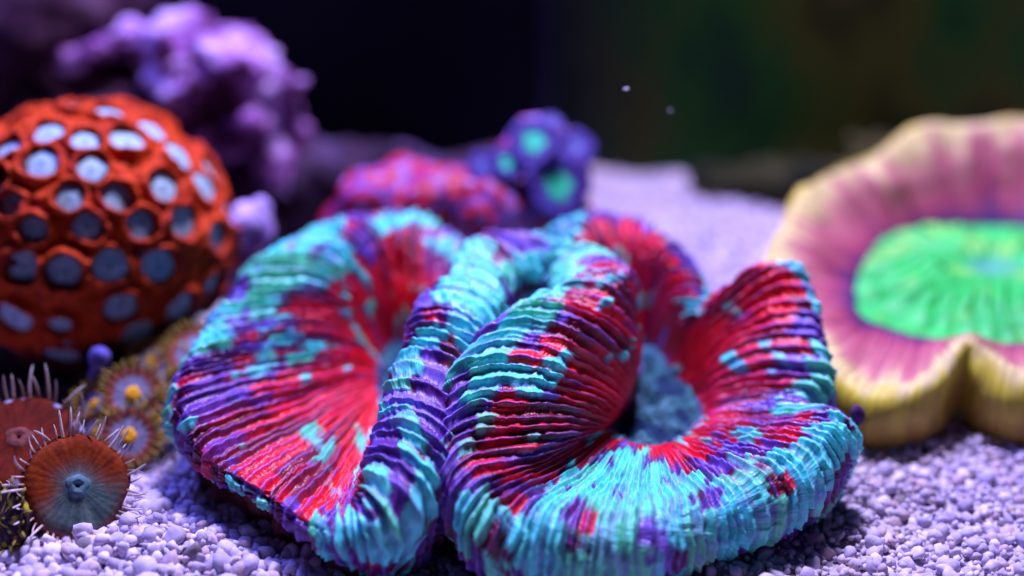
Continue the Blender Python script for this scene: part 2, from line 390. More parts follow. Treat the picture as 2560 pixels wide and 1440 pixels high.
# large undulation
S = S + nrm * (0.16 * (fbm(UU * 0.9, al * 0.8, seed=31) - 0.5) * 2 * sst(1.2, 2.5, VP))[..., None]
fr = rc - np.floor(rc); rid = np.floor(rc).astype(int)
lw = 0.30 + 0.35 * _h(rid, rid * 0, rid * 0, 5)      # asymmetric ridges, steep on one side
prof = np.where(fr < lw, (fr / lw)**1.7, np.clip((1 - fr) / (1 - lw), 0, 1)**2.2)
prof = lerp(prof, sst(0, 1, prof), 0.6)
prof2 = np.maximum(0, 1 - np.abs(fr - 0.5 * lw - 0.5) / 0.12)**1.5
amp = 0.4 + 1.0 * vn(rid * 0.77 + 0.3, al * 0.9, seed=41)
amp = amp * lerp(0.45, 1.0, sst(1.0, 3.2, VP)) * lerp(1, 0.7, sst(5.5, 7.5, VP))
jag = 0.82 + 0.36 * vn(rid * 1.7, al * 9.0, seed=43)
H = 0.084 * amp * prof * jag + 0.03 * amp * prof2 * vn(rid * 3.1, al * 3, seed=47)
H += 0.045 * (vn(UU * 8, al * 22, seed=49) - 0.5) * sst(1.5, 3, VP)
# ---- pigment
TAB_red = [(0, .62), (1, .60), (2, .18), (3, .06), (4, .16), (5, .42), (6, .56), (7, .58), (8, .50), (9, .6), (11, .70), (12, .68), (13, .78), (15, .9), (16, .80), (18, .62), (20, .5), (22, .7), (23, .9), (24, .72), (25, .46), (26, .42), (27, .5), (28, .5), (29, .5), (30, .62), (31, .70), (32, .78), (33, .78), (34, .66), (36, .5), (40, .4), (43, .3), (45, .80), (46, .74), (47, .60), (48, .56), (49, .62)]
TAB_cyan = [(0, .46), (1, .62), (2, .70), (3, .84), (4, .80), (5, .58), (6, .48), (7, .54), (8, .56), (9, .42), (11, .36), (12, .42), (14, .34), (16, .5), (18, .62), (20, .6), (22, .5), (23, .40), (24, .66), (25, .82), (26, .74), (27, .56), (28, .55), (29, .52), (30, .42), (31, .34), (32, .24), (33, .34), (34, .48), (35, .62), (36, .40), (37, .16), (37.6, .2), (38.3, .44), (40, .36), (42, .5), (43, .75), (44, .5), (45, .32), (46, .40), (47, .52), (48, .42), (49, .42)]
redx = ramp_idx(SI, TAB_red) + 0.05; cyx = ramp_idx(SI, TAB_cyan)
vv = np.clip((VP - 1) / 4.2, 0, 1)                    # 0 disc edge .. ~0.7 crest .. 1 outer shoulder
g3 = np.floor(rc / 2 + 0.3 * (vn(al * 3, rid * 0.1, seed=60) - .5))
nz_a = vn(rid * 0.33 + 0.0, al * 2.6 + 0.7 * _h(g3, g3 * 0, g3 * 0, 8), seed=61)
nz_b = vn(rid * 0.52 + 0.5, al * 3.4 + 1.1 * _h(rid, rid * 0, rid * 0, 9), seed=62)
nz_c = vn(UU * 9, al * 9, seed=63) - 0.5
nz_d = fbm(UU * 0.55, al * 0.55, seed=64)
nz_e = vn(rid * 0.85, al * 6.5 + 2.0 * _h(rid, rid * 0, rid * 0, 39), seed=65)
patch = 0.44 * nz_a + 0.30 * nz_b + 0.22 * nz_d + 0.16 * nz_e + 0.08 * nz_c
patch = (patch - patch.min()) / (patch.max() - patch.min())
q = np.argsort(np.argsort(patch.ravel())).reshape(patch.shape) / patch.size     # uniform 0..1
# cyan where q under threshold, threshold grows outside the red zone
outz = sst(-0.14, 0.20, vv - redx)
th_c = cyx * lerp(0.16, 1.0, outz)
is_c = q < th_c
mix_c = sst(0.045, -0.035, q - th_c)
patch2 = 0.45 * vn(rid * 0.37 + 20, al * 1.7 + 0.8 * _h(g3, g3 * 0, g3 * 0, 18), seed=71) + 0.4 * vn(rid * 0.8, al * 2.2 + 1.2 * _h(rid, rid * 0, rid * 0, 19), seed=72) + 0.12 * nz_c
q2 = np.argsort(np.argsort(patch2.ravel())).reshape(patch2.shape) / patch2.size
RED = np.array([0.74, 0.003, 0.012]); CRIM = np.array([0.60, 0.005, 0.045]); MAR = np.array([0.13, 0.005, 0.03])
PUR = np.array([0.12, 0.035, 0.32]); VIO = np.array([0.25, 0.16, 0.64]); CYA = np.array([0.12, 0.80, 0.72]); TEA = np.array([0.14, 0.74, 0.42]); GRN = np.array([0.22, 0.50, 0.30])
th_r = lerp(0.97, 0.10, sst(-0.22, 0.16, vv - redx))
is_r = (q2 < th_r)
basec = lerp(RED, CRIM, sst(0.3, 0.8, nz_d)[..., None])
th_m = 0.5
dark = np.where((q2 > 0.80)[..., None], lerp(PUR, VIO, (sst(0.8, 1.0, q2) * 0.8)[..., None]), lerp(MAR, PUR, sst(0.40, 0.65, nz_b)[..., None] * 0.7))
hr = vn(rid * 1.0 + 0.5, al * 0.8 + 7 * _h(rid, rid * 0, rid * 0, 29), seed=73)
basec = lerp(basec, MAR, (0.85 * sst(0.56, 0.66, hr) * sst(0.1, 0.4, vv))[..., None])
basec = lerp(basec, PUR, (0.8 * sst(0.30, 0.22, hr) * sst(0.15, 0.45, vv))[..., None])
mix_r = sst(0.05, -0.05, q2 - th_r)
colr = lerp(dark, basec, mix_r[..., None])
# violet ridge crests over red and maroon
crest_m = sst(0.55, 0.95, prof * jag) * sst(0.12, 0.5, vv) * (0.35 + 0.5 * nz_b)
colr = lerp(colr, lerp(PUR, VIO, 0.6), (crest_m * 0.85)[..., None])
cy = lerp(CYA, TEA, sst(0.45, 0.8, vn(rid * 0.5, al * 0.8, seed=75))[..., None])
cy = lerp(cy, GRN, (sst(0.82, 0.97, vn(rid * 0.21, al * 0.7, seed=77)) * 0.8)[..., None])
cy = lerp(cy, VIO, (0.42 * sst(0.6, 0.9, vn(UU * 7, al * 5, seed=78)))[..., None])
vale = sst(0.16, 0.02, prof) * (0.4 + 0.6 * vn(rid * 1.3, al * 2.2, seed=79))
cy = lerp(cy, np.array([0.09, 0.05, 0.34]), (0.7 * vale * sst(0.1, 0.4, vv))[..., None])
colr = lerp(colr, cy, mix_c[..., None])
# tissue is greyish blue-green where it runs into the mouth
colr = lerp(np.array([0.10, 0.12, 0.30]), colr, sst(0.75, 1.12, VP + 0.2 * nz_c)[..., None])
H += 0.025 * mix_c                                     # the pale patches stand a little proud
S = S + nrm * H[..., None]
bc = empty('brain_coral', tuple(G(1280, 1150, 0)))
tag(bc, 'folded red, turquoise and purple brain coral in the middle of the sand', 'coral')
off = Vector(bc.location)
def under(o, par):
    o.parent = par; o.location = -Vector(par.location); return o
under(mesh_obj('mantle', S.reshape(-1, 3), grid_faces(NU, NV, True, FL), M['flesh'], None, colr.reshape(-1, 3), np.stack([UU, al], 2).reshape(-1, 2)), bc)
# oral disc: the valley floor inside the mantle
ring = S[::12, 4]
def dcol(v):
    n = fbm(v[:, 0] * 3, v[:, 1] * 3, seed=80)[:, None]
    return lerp(lerp(np.array([0.01, 0.03, 0.08]), np.array([0.035, 0.13, 0.16]), sst(0.3, 0.6, n)), np.array([0.07, 0.16, 0.22]), sst(0.55, 0.8, n))
under(oral_patch('oral_disc', ring, 0.68, M['disc'], None, dcol, 0.045, 0.2), bc)
# skeleton under the flesh: crust following the outer skirt down into the sand
sk = []
O = S[::10, -1]; cen = np.array([S[..., 0].mean(), S[..., 1].mean()])
B = S[::10, np.argmin(abs(vp - 6.0))]
for k in range(len(O)):
    inw = (CP[int(si[::10][k]) % NS, 1] - CP[int(si[::10][k]) % NS, 4])[:2]; inw = inw / np.linalg.norm(inw)
    a = B[k].copy(); a[:2] += inw * 0.22
    for t in np.linspace(0, 1, 8):
        p = a.copy(); p[2] = lerp(a[2], -0.5, t); p[:2] += inw * 0.10 * math.sin(t * 3.1)
        n_ = 0.14 * (mnoise.noise(Vector(p * 2.6)))
        p[:2] -= inw * n_; sk.append(p)
sk = np.array(sk).reshape(-1, 8, 3)
under(mesh_obj('skeleton', sk.reshape(-1, 3), grid_faces(len(O), 8, True), M['skeleton']), bc)

# ------------------------------------------------------------------ cream-and-green coral on the right
ST2 = [
 [2140, 770, 1905, 712, 1.25, 0.14, 0.30, 0.5],
 [2150, 715, 1925, 640, 1.42, 0.13, 0.30, 0.5],
 [2165, 680, 1975, 556, 1.62, 0.12, 0.30, 0.5],
 [2200, 635, 2018, 474, 1.84, 0.12, 0.30, 0.5],
 [2245, 605, 2112, 418, 1.98, 0.12, 0.32, 0.5],
 [2300, 582, 2208, 380, 2.10, 0.12, 0.32, 0.5],
 [2345, 574, 2262, 338, 2.28, 0.12, 0.34, 0.5],
 [2390, 568, 2330, 318, 2.36, 0.12, 0.34, 0.5],
 [2440, 565, 2414, 324, 2.30, 0.12, 0.34, 0.5],
 [2500, 566, 2490, 310, 2.38, 0.12, 0.34, 0.5],
 [2570, 570, 2580, 302, 2.38, 0.12, 0.34, 0.5],
 [2700, 590, 2800, 360, 2.05, 0.15, 0.35, 0.5],
 [2790, 650, 2960, 500, 1.65, 0.20, 0.35, 0.5],
 [2810, 720, 3030, 680, 1.30, 0.30, 0.40, 0.5],
 [2760, 800, 2960, 850, 1.05, 0.35, 0.50, 0.5],
 [2660, 845, 2780, 930, 0.98, 0.38, 0.45, 0.6],
 [2580, 858, 2610, 930, 1.00, 0.42, 0.40, 0.6],
 [2500, 860, 2472, 885, 1.14, 0.44, 0.35, 0.4],
 [2450, 856, 2440, 838, 1.36, 0.10, 0.25, 1.2, {'zi': 0.85}],
 [2405, 852, 2408, 846, 1.34, 0.10, 0.25, 1.2, {'zi': 0.85}],
 [2350, 850, 2368, 898, 1.14, 0.44, 0.35, 0.4],
 [2320, 846, 2300, 945, 1.00, 0.42, 0.38, 0.5],
 [2280, 838, 2225, 965, 0.92, 0.42, 0.42, 0.6],
 [2215, 820, 2130, 940, 0.92, 0.38, 0.45, 0.6],
 [2160, 800, 2015, 830, 1.02, 0.24, 0.40, 0.6],
]
for k_ in list(range(0, 14)) + [len(ST2) - 1]:
    ST2[k_].append({'flare': 1})
S2, u2, L2, si2, vp2, al2, CP2 = loft(ST2, 1100, 90, 0.85)
rc2, _ = ridge_field(1100, 90, u2, L2, al2, vp2, 0.10, 91, 0.05)
n2 = grid_normals(S2); F2 = False
if n2[:, np.argmin(abs(vp2 - 4))][:, 2].mean() < 0: n2 = -n2; F2 = True
U2 = np.repeat(u2[:, None], 90, 1); V2 = np.repeat(vp2[None], 1100, 0); fr2 = rc2 - np.floor(rc2)
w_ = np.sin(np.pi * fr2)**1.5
S2 = S2 + n2 * (0.026 * lerp(1, 0.4, sst(3.8, 4.8, V2)) * w_ * (0.4 + vn(np.floor(rc2) * 0.7, al2, seed=93)) + 0.16 * (fbm(U2 * 1.1, al2 * 0.9, seed=94) - 0.5) * 2 * sst(1.5, 3, V2))[..., None]
t2 = (V2 - 1) / 3.0 + 0.42 * (vn(rc2 * 0.62, al2 * 0.5, seed=95) - 0.5) * sst(0.9, 2.2, V2) + 0.35 * sst(1.5, 3, V2) * (fbm(U2 * 0.7, al2 * 0.2, seed=96) - .5)
DK = np.array([0.06, 0.02, 0.13]); PNK = np.array([0.46, 0.07, 0.14]); ROS = np.array([0.60, 0.20, 0.21]); CRM = np.array([0.84, 0.68, 0.28]); YEL = np.array([0.85, 0.72, 0.06])  # dark purple next to the disc has the shadow there mixed into it
stops = [(-.2, DK), (0.06, DK), (0.28, PNK), (0.62, ROS), (0.90, CRM), (1.05, CRM), (1.35, YEL), (1.9, np.array([0.5, 0.3, 0.05]))]
c2 = np.stack([np.interp(t2, [s_[0] for s_ in stops], [s_[1][k] for s_ in stops]) for k in range(3)], 2)
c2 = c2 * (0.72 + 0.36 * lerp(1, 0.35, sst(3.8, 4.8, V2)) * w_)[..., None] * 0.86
mc = empty('donut_coral', tuple(G(2400, 900, 0))); tag(mc, 'large round cream and pink coral with bright green centre at the right edge', 'coral')
under(mesh_obj('mantle', S2.reshape(-1, 3), grid_faces(1100, 90, True, F2), M['meaty'], None, c2.reshape(-1, 3), np.stack([U2, al2], 2).reshape(-1, 2)), mc)
dring = S2[::6, 6]; dc = dring.mean(0)
def gcol(v):
    a = np.arctan2(v[:, 1] - dc[1], v[:, 0] - dc[0]); r = np.hypot((v[:, 0] - dc[0]) / np.ptp(dring[:, 0]) * 2, (v[:, 1] - dc[1]) / np.ptp(dring[:, 1]) * 2)
    n = fbm(v[:, 0] * 2.2, v[:, 1] * 2.2, seed=99); st = vn(a * 14 + 60, r * 2, seed=98)
    c = lerp(np.array([0.01, 0.36, 0.06]), np.array([0.06, 0.66, 0.13]), st[:, None])
    c = lerp(c, np.array([0.24, 0.56, 0.08]), (sst(0.5, 0.75, n) * 0.7)[:, None])
    return lerp(np.array([0.08, 0.36, 0.22]), c, sst(0.06, 0.26, r + 0.15 * (n - .5))[:, None])
def gz(x, y):
    a = np.arctan2(y - dc[1], x - dc[0]); r = np.hypot((x - dc[0]) / np.ptp(dring[:, 0]) * 2, (y - dc[1]) / np.ptp(dring[:, 1]) * 2)
    return 0.86 + 0.12 * (fbm(x * 2.5, y * 2.5, seed=103) - .5) * 2 * sst(1.0, .8, r) + 0.34 * sst(1.0, 0.55, r) - 0.16 * sst(0.35, 0.0, r) + 0.15 * (np.abs(np.sin(a * 17 + 5 * vn(r * 3, a * 3 + 20, seed=101))) - 0.5) * sst(0.12, 0.4, r) * sst(1.05, .8, r)
under(oral_patch('oral_disc', dring, 0.86, M['meaty'], None, gcol, 0.05, 0.03, gz), mc)

# ------------------------------------------------------------------ rocks
def blob_rock(name, lumps, mat, colf, voxel=0.12, rough=0.16, nscale=1.6, seed=0, loc=None):
    """lumps: (centre, (rx,ry,rz)) fused by a voxel remesh, roughened, given pigment"""
    bm = bmesh.new()
    for c, r in lumps:
        mat4 = Matrix.Translation(Vector(c)) @ Matrix.Rotation(random.uniform(-.5, .5), 4, 'Y') @ Matrix.Diagonal((*r, 1))
        bmesh.ops.create_icosphere(bm, subdivisions=3, radius=1.0, matrix=mat4)
    me = bpy.data.meshes.new('tmp'); bm.to_mesh(me); bm.free()
    o = bpy.data.objects.new('tmp', me); COL.objects.link(o)
    md = o.modifiers.new('r', 'REMESH'); md.mode = 'VOXEL'; md.voxel_size = voxel; md.use_smooth_shade = True
    m2 = o.modifiers.new('s', 'SMOOTH'); m2.iterations = 4; m2.factor = 0.6
    bpy.context.view_layer.update()
    ev = bpy.data.meshes.new_from_object(o.evaluated_get(bpy.context.evaluated_depsgraph_get()))
    n = len(ev.vertices); v = np.empty(n * 3, np.float32); ev.vertices.foreach_get('co', v); v = v.reshape(-1, 3).astype(float)
    nn = np.empty(n * 3, np.float32); ev.vertices.foreach_get('normal', nn); nn = nn.reshape(-1, 3)
    d = (fbm(v[:, 0] * nscale, v[:, 1] * nscale, v[:, 2] * nscale, seed=seed + 5, o=4) - 0.5) * 2
    d2 = (fbm(v[:, 0] * nscale * 3, v[:, 1] * nscale * 3, v[:, 2] * nscale * 3, seed=seed + 8, o=2) - 0.5) * 2
    v = v + nn * (rough * 2.2 * d + rough * 0.95 * d2)[:, None]
    faces = [tuple(p.vertices) for p in ev.polygons]
    bpy.data.objects.remove(o); bpy.data.meshes.remove(me); bpy.data.meshes.remove(ev)
    base = np.array([v[:, 0].mean(), v[:, 1].mean(), v[:, 2].min()])
    ob = mesh_obj(name, v - base, faces, mat, None, colf(v, nn)); ob.location = base
    return ob
def rock_col(dark, mid, light, bias=0.0, sc=1.1, seed=0):
    dark, mid, light = map(np.array, (dark, mid, light))
    def f(v, nn):
        n = fbm(v[:, 0] * sc, v[:, 1] * sc, v[:, 2] * sc, seed=seed + 50, o=4) + bias
        return lerp(lerp(dark, mid, sst(0.36, 0.52, n)[:, None]), light, sst(0.5, 0.66, n)[:, None])
    return f
DKR, PRR, LVR = (0.03, 0.006, 0.022), (0.20, 0.05, 0.24), (0.42, 0.30, 0.66)
def L(px, py, y, rx, ry=None, rz=None):
    return (tuple(D(px, py, y)), (rx, ry or rx, rz or rx))
tag(blob_rock('reef_rock', [L(180, 330, 3.5, 3.2, 2.0, 1.5), L(60, 120, 4.0, 2.4, 2, 2.2), L(250, 700, 0.5, 2.3, 2.0, 2.2), L(520, 560, 2.2, 1.7, 1.6, 1.8), L(60, 800, -2.2, 1.8, 1.6, 1.5), L(330, 40, 5.0, 1.8, 1.5, 1.2), L(700, 560, 3.0, 1.1, 1, 1.0)],
    M['rock'], rock_col((0.012, 0.003, 0.01), (0.03, 0.006, 0.022), (0.07, 0.03, 0.06), -0.04, 0.8, 3), 0.2, 0.22, 0.9, 1),
    'large dark maroon reef rock behind the orange coral mound', 'rock')
tag(blob_rock('coralline_rock', [L(500, 150, 2.6, 1.15, 0.9, 0.75), L(430, 110, 2.5, 0.5, 0.6, 0.55), L(600, 190, 2.4, 0.85, 0.8, 0.7), L(690, 250, 2.6, 0.55, 0.6, 0.6), L(250, 120, 2.8, 0.85, 0.6, 0.28), L(470, 215, 2.0, 0.5, 0.5, 0.35), L(520, 330, 2.1, 0.75, 0.7, 0.6), L(620, 320, 1.8, 0.42, 0.4, 0.28), L(690, 420, 2.6, 0.9, 0.8, 1.1), L(160, 130, 3.0, 0.3, 0.3, 0.3), L(600, 450, 2.6, 1.1, 0.8, 1.0)],
    M['rock'], rock_col((0.05, 0.008, 0.045), (0.26, 0.09, 0.30), (0.50, 0.33, 0.62), 0.03, 1.3, 5), 0.1, 0.2, 1.7, 9),
    'knobbly lavender coralline rock at the upper left', 'rock')
tag(blob_rock('algae_rock', [L(1900, 450, 4.8, 1.6, 0.6, 0.35), L(2080, 450, 4.6, 1.5, 0.8, 0.4), L(2300, 440, 5.2, 2.0, 0.6, 0.5)],
    M['rock'], rock_col((0.006, 0.008, 0.003), (0.02, 0.02, 0.006), (0.05, 0.045, 0.015), 0, 1.0, 25), 0.12, 0.16, 1.5, 49),
    'dark olive algae-covered rock at the back of the sand', 'rock')
tag(blob_rock('dark_rock', [L(820, 480, 2.2, 1.0, 0.8, 0.8), L(1000, 440, 2.6, 1.4, 0.8, 0.5), L(1200, 440, 2.4, 1.2, 0.8, 0.5), L(760, 400, 2.8, 0.5, 0.6, 0.5)],
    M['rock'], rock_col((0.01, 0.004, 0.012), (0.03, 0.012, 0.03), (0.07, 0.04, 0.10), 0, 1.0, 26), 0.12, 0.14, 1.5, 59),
    'low dark rock in front of the navy overflow box', 'rock')  # the rock's own pigment is nearly black
tag(blob_rock('violet_rock', [L(625, 565, -1.6, 0.38, 0.35, 0.42), L(655, 520, -1.5, 0.18, 0.18, 0.22), L(595, 620, -1.6, 0.3, 0.3, 0.5), L(600, 720, -1.7, 0.35, 0.3, 0.5)],
    M['rock'], rock_col((0.2, 0.03, 0.12), (0.40, 0.24, 0.62), (0.5, 0.36, 0.7), 0.12, 1.4, 15), 0.06, 0.04, 2.4, 19),
    'small pale violet knob beside the back of the brain coral', 'rock')
tag(blob_rock('blue_sponge', [L(250, 900, -4.9, 0.16, 0.14, 0.22), L(240, 940, -4.9, 0.13, 0.12, 0.16)],
    M['rock'], rock_col((0.05, 0.035, 0.2), (0.08, 0.06, 0.32), (0.14, 0.12, 0.45), 0.1, 1.4, 15), 0.05, 0.02, 2.4, 29),
    'tiny blue-violet nub below the orange coral mound', 'sponge')
tag(blob_rock('rubble_rock', [L(180, 1200, -5.0, 1.0, 0.6, 0.5), L(350, 1110, -4.5, 1.2, 0.6, 0.6), L(440, 960, -3.4, 0.9, 0.6, 0.9), L(280, 1020, -4.2, 0.8, 0.5, 0.7), L(0, 1250, -6.2, 0.7, 0.5, 0.8)],
    M['rock'], rock_col((0.02, 0.008, 0.01), (0.05, 0.02, 0.02), (0.1, 0.06, 0.03), 0.0, 1.4, 35), 0.09, 0.08, 2.0, 39),
    'dark brown rubble under the yellow-eyed button polyps', 'rock')

# ------------------------------------------------------------------ orange honeycomb coral
oc = D(215, 590, -2.2); OR = np.array([2.28, 2.1, 2.15])
oroot = empty('honeycomb_coral', (oc[0], oc[1], oc[2] - 2.0)); tag(oroot, 'orange honeycomb coral mound with pale blue polyps at the left', 'coral')
PP = [(272, 275, 40), (119, 327, 48), (383, 317, 38), (214, 347, 48), (322, 347, 56), (19, 372, 52), (103, 402, 60), (450, 383, 46), (228, 417, 52), (0, 445, 36), (411, 464, 55), (522, 467, 40), (26, 506, 55), (172, 491, 60), (289, 487, 42), (80, 570, 60), (217, 566, 62), (356, 560, 58), (458, 556, 44), (53, 667, 60), (161, 680, 48), (278, 667, 62), (400, 670, 45), (33, 800, 58), (150, 815, 30), (-60, 560, 55), (-70, 420, 55), (-60, 700, 55), (180, 262, 30), (60, 275, 34), (-40, 320, 45)]
pol = []
for px, py, r in PP:
    d = ray(px, py); o_ = (CAM - oc) / OR; dd_ = d / OR
    a_, b_, c_ = dd_ @ dd_, 2 * o_ @ dd_, o_ @ o_ - 1; disc = b_ * b_ - 4 * a_ * c_
    if disc < 0: continue
    t = (-b_ - math.sqrt(disc)) / (2 * a_); hit = o_ + dd_ * t
    pol.append((hit, r * 0.0066))
for k in range(420):                                 # polyps on the far side and top, out of this view
    th = random.uniform(0, 2 * math.pi); z_ = random.uniform(-0.62, 0.97); h_ = np.array([math.cos(th) * math.sqrt(1 - z_ * z_), math.sin(th) * math.sqrt(1 - z_ * z_), z_])
    if min(np.linalg.norm(h_ - p_[0]) for p_ in pol) > 0.285: pol.append((h_, 0.27))
for k_ in range(len(pol)):                           # keep a wall between neighbours
    h_, r_ = pol[k_]
    for m_, (g_, q_) in enumerate(pol):
        if m_ != k_: r_ = min(r_, 0.46 * np.linalg.norm((h_ - g_) * 2.15))
    pol[k_] = (h_, r_)
nth, nph = 360, 200
thv = np.linspace(0, 2 * math.pi, nth, endpoint=False); phv = np.linspace(0.001, math.pi * 0.86, nph)
T_, P_ = np.meshgrid(thv, phv, indexing='ij')
dirs = np.stack([np.sin(P_) * np.cos(T_), np.sin(P_) * np.sin(T_), np.cos(P_)], 2)
best = np.full(T_.shape, 9.0)
wq = np.stack([fbm(dirs[..., 0] * 6, dirs[..., 1] * 6, dirs[..., 2] * 6, seed=125 + k_) - 0.5 for k_ in range(3)], 2)
for h_, r_ in pol:
    d_ = np.linalg.norm((dirs - h_) * 2.15 + 0.16 * wq, axis=2) / r_; best = np.minimum(best, d_)
jn = fbm(dirs[..., 0] * 9, dirs[..., 1] * 9, dirs[..., 2] * 9, seed=120)
bb = best + 0.3 * (jn - 0.5)
lift = sst(0.80, 1.02, bb) * 0.20 - 0.13 * sst(1.08, 1.5, bb)
lift += 0.10 * (fbm(dirs[..., 0] * 22, dirs[..., 1] * 22, dirs[..., 2] * 22, seed=129) - 0.5) * sst(0.85, 1.0, bb)
lift += 0.22 * (fbm(dirs[..., 0] * 5, dirs[..., 1] * 5, dirs[..., 2] * 5, seed=121) - 0.5)
OV = dirs * OR * (1 + 0.16 * (fbm(dirs[..., 0] * 1.5, dirs[..., 1] * 1.5, dirs[..., 2] * 1.5, seed=122) - 0.5))[..., None] + dirs * (lift - 0.14)[..., None]
ocol = lerp(np.array([0.05, 0.012, 0.02]), np.array([0.50, 0.042, 0.003]), sst(0.80, 1.0, bb)[..., None])
ocol = lerp(ocol, np.array([0.30, 0.012, 0.01]), (0.55 * sst(0.45, 0.7, jn))[..., None])
under_shade = sst(-0.40, -0.56, dirs[..., 2] + 0.3 * (fbm(dirs[..., 0] * 3, dirs[..., 1] * 3, dirs[..., 2] * 3, seed=127) - 0.5) - 0.10 * dirs[..., 0])
ocol = lerp(ocol, np.array([0.07, 0.008, 0.012]), under_shade[..., None])  # maroon underside, with the shade below the mound put into its colour
OV[..., :2] *= (1 - 0.06 * sst(-0.1, -0.8, dirs[..., 2]))[..., None]
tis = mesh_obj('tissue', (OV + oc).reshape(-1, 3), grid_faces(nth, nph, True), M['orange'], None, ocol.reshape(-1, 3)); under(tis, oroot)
def disc_mesh(name, prof, nA, col_f, mat, wav=0.0, ripple=0):
    """lathe a face disc: prof list of (r, z); col_f(r01, ang) -> rgb"""
    pr = np.array(prof); k = np.linspace(0, len(pr) - 1, 18); R_ = np.interp(k, range(len(pr)), pr[:, 0]); Z_ = np.interp(k, range(len(pr)), pr[:, 1])
    A_ = np.linspace(0, 2 * math.pi, nA, endpoint=False)
    a, r = np.meshgrid(A_, R_, indexing='ij'); z = np.repeat(Z_[None], nA, 0) + 0.0
    r01 = r / R_.max()
    z = z + ripple * np.sin(a * nA / 4) * r01
    rr = r * (1 + wav * np.sin(a * 3 + 1) + wav * np.sin(a * 5 + 2))
    V = np.stack([rr * np.cos(a), rr * np.sin(a), z], 2).reshape(-1, 3)
    o = mesh_obj(name, V, grid_faces(nA, 18, True), mat, None, col_f(r01.ravel(), a.ravel())); return o
def bluish(r, a):
    n = (0.5 * vn(a * 6, r * 3, seed=131) + 0.5 * vn(a * 5, r * 0.6, seed=132))[:, None]
    c = lerp(np.array([0.44, 0.58, 0.66]), np.array([0.16, 0.33, 0.38]), n)
    c = lerp(c, np.array([0.10, 0.18, 0.22]), sst(0.22, 0.10, r)[:, None] * 0.8)
    return lerp(c, np.array([0.16, 0.20, 0.26]), sst(0.85, 1.0, r)[:, None])
pm = disc_mesh('polyp', [(0.002, 0.03), (0.10, 0.10), (0.22, 0.07), (0.6, 0.02), (0.9, -0.02), (1.05, -0.12)], 32, bluish, M['polyp'], 0.05)
pmesh = pm.data; bpy.data.objects.remove(pm)
for h_, r_ in pol:
    n_ = Vector(h_ / OR).normalized(); p_ = Vector(h_ * OR) * 0.968
    o = bpy.data.objects.new('polyp', pmesh); COL.objects.link(o); o.parent = oroot
    o.matrix_basis = Matrix.Translation(Vector(oc) + p_ - Vector(oroot.location)) @ n_.to_track_quat('Z', 'Y').to_matrix().to_4x4() @ Matrix.Rotation(random.uniform(0, 6), 4, 'Z') @ Matrix.Diagonal((r_, r_ * random.uniform(.85, 1.1), r_, 1))

# ------------------------------------------------------------------ button polyps (zoanthids)
def stalk_mesh(r0, r1, h, col, mat, seed=0):
    nA, nZ = 20, 10; A_ = np.linspace(0, 2 * math.pi, nA, endpoint=False); Z_ = np.linspace(0, 1, nZ)
    a, z = np.meshgrid(A_, Z_, indexing='ij'); r = lerp(r0, r1, z**1.6) * (1 + 0.12 * np.sin(a * 5 + z * 4 + seed))
    V = np.stack([r * np.cos(a), r * np.sin(a), -h * (1 - z)], 2).reshape(-1, 3)
    n = vn(a * 4, z * 6, seed=seed).ravel()[:, None]
    return mesh_obj('stalk', V, grid_faces(nA, nZ, True), mat, None, np.array(col) * (0.6 + 0.8 * n))
def tent_mesh(length, r0, r1, bend, col0, col1, mat):
    nA, nZ = 7, 9; V = []; Cc = []
    for t in np.linspace(0, 1, nZ):
        rr = lerp(r0, r1, t) * (1.25 if t > 0.9 else 1) * (0.25 if t == 1 else 1)
        x = length * t; z = bend * t * t
        for a in range(nA):
            an = 2 * math.pi * a / nA; V.append((x, rr * math.cos(an), z + rr * math.sin(an))); Cc.append(lerp(np.array(col0), np.array(col1), t))
    f = grid_faces(nZ, nA, False); f = [tuple(q) for q in f] + [((i + 1) * nA - 1, i * nA, (i + 1) * nA, (i + 2) * nA - 1) for i in range(nZ - 1)]
    return mesh_obj('tentacle', V, f, mat, None, np.array(Cc))
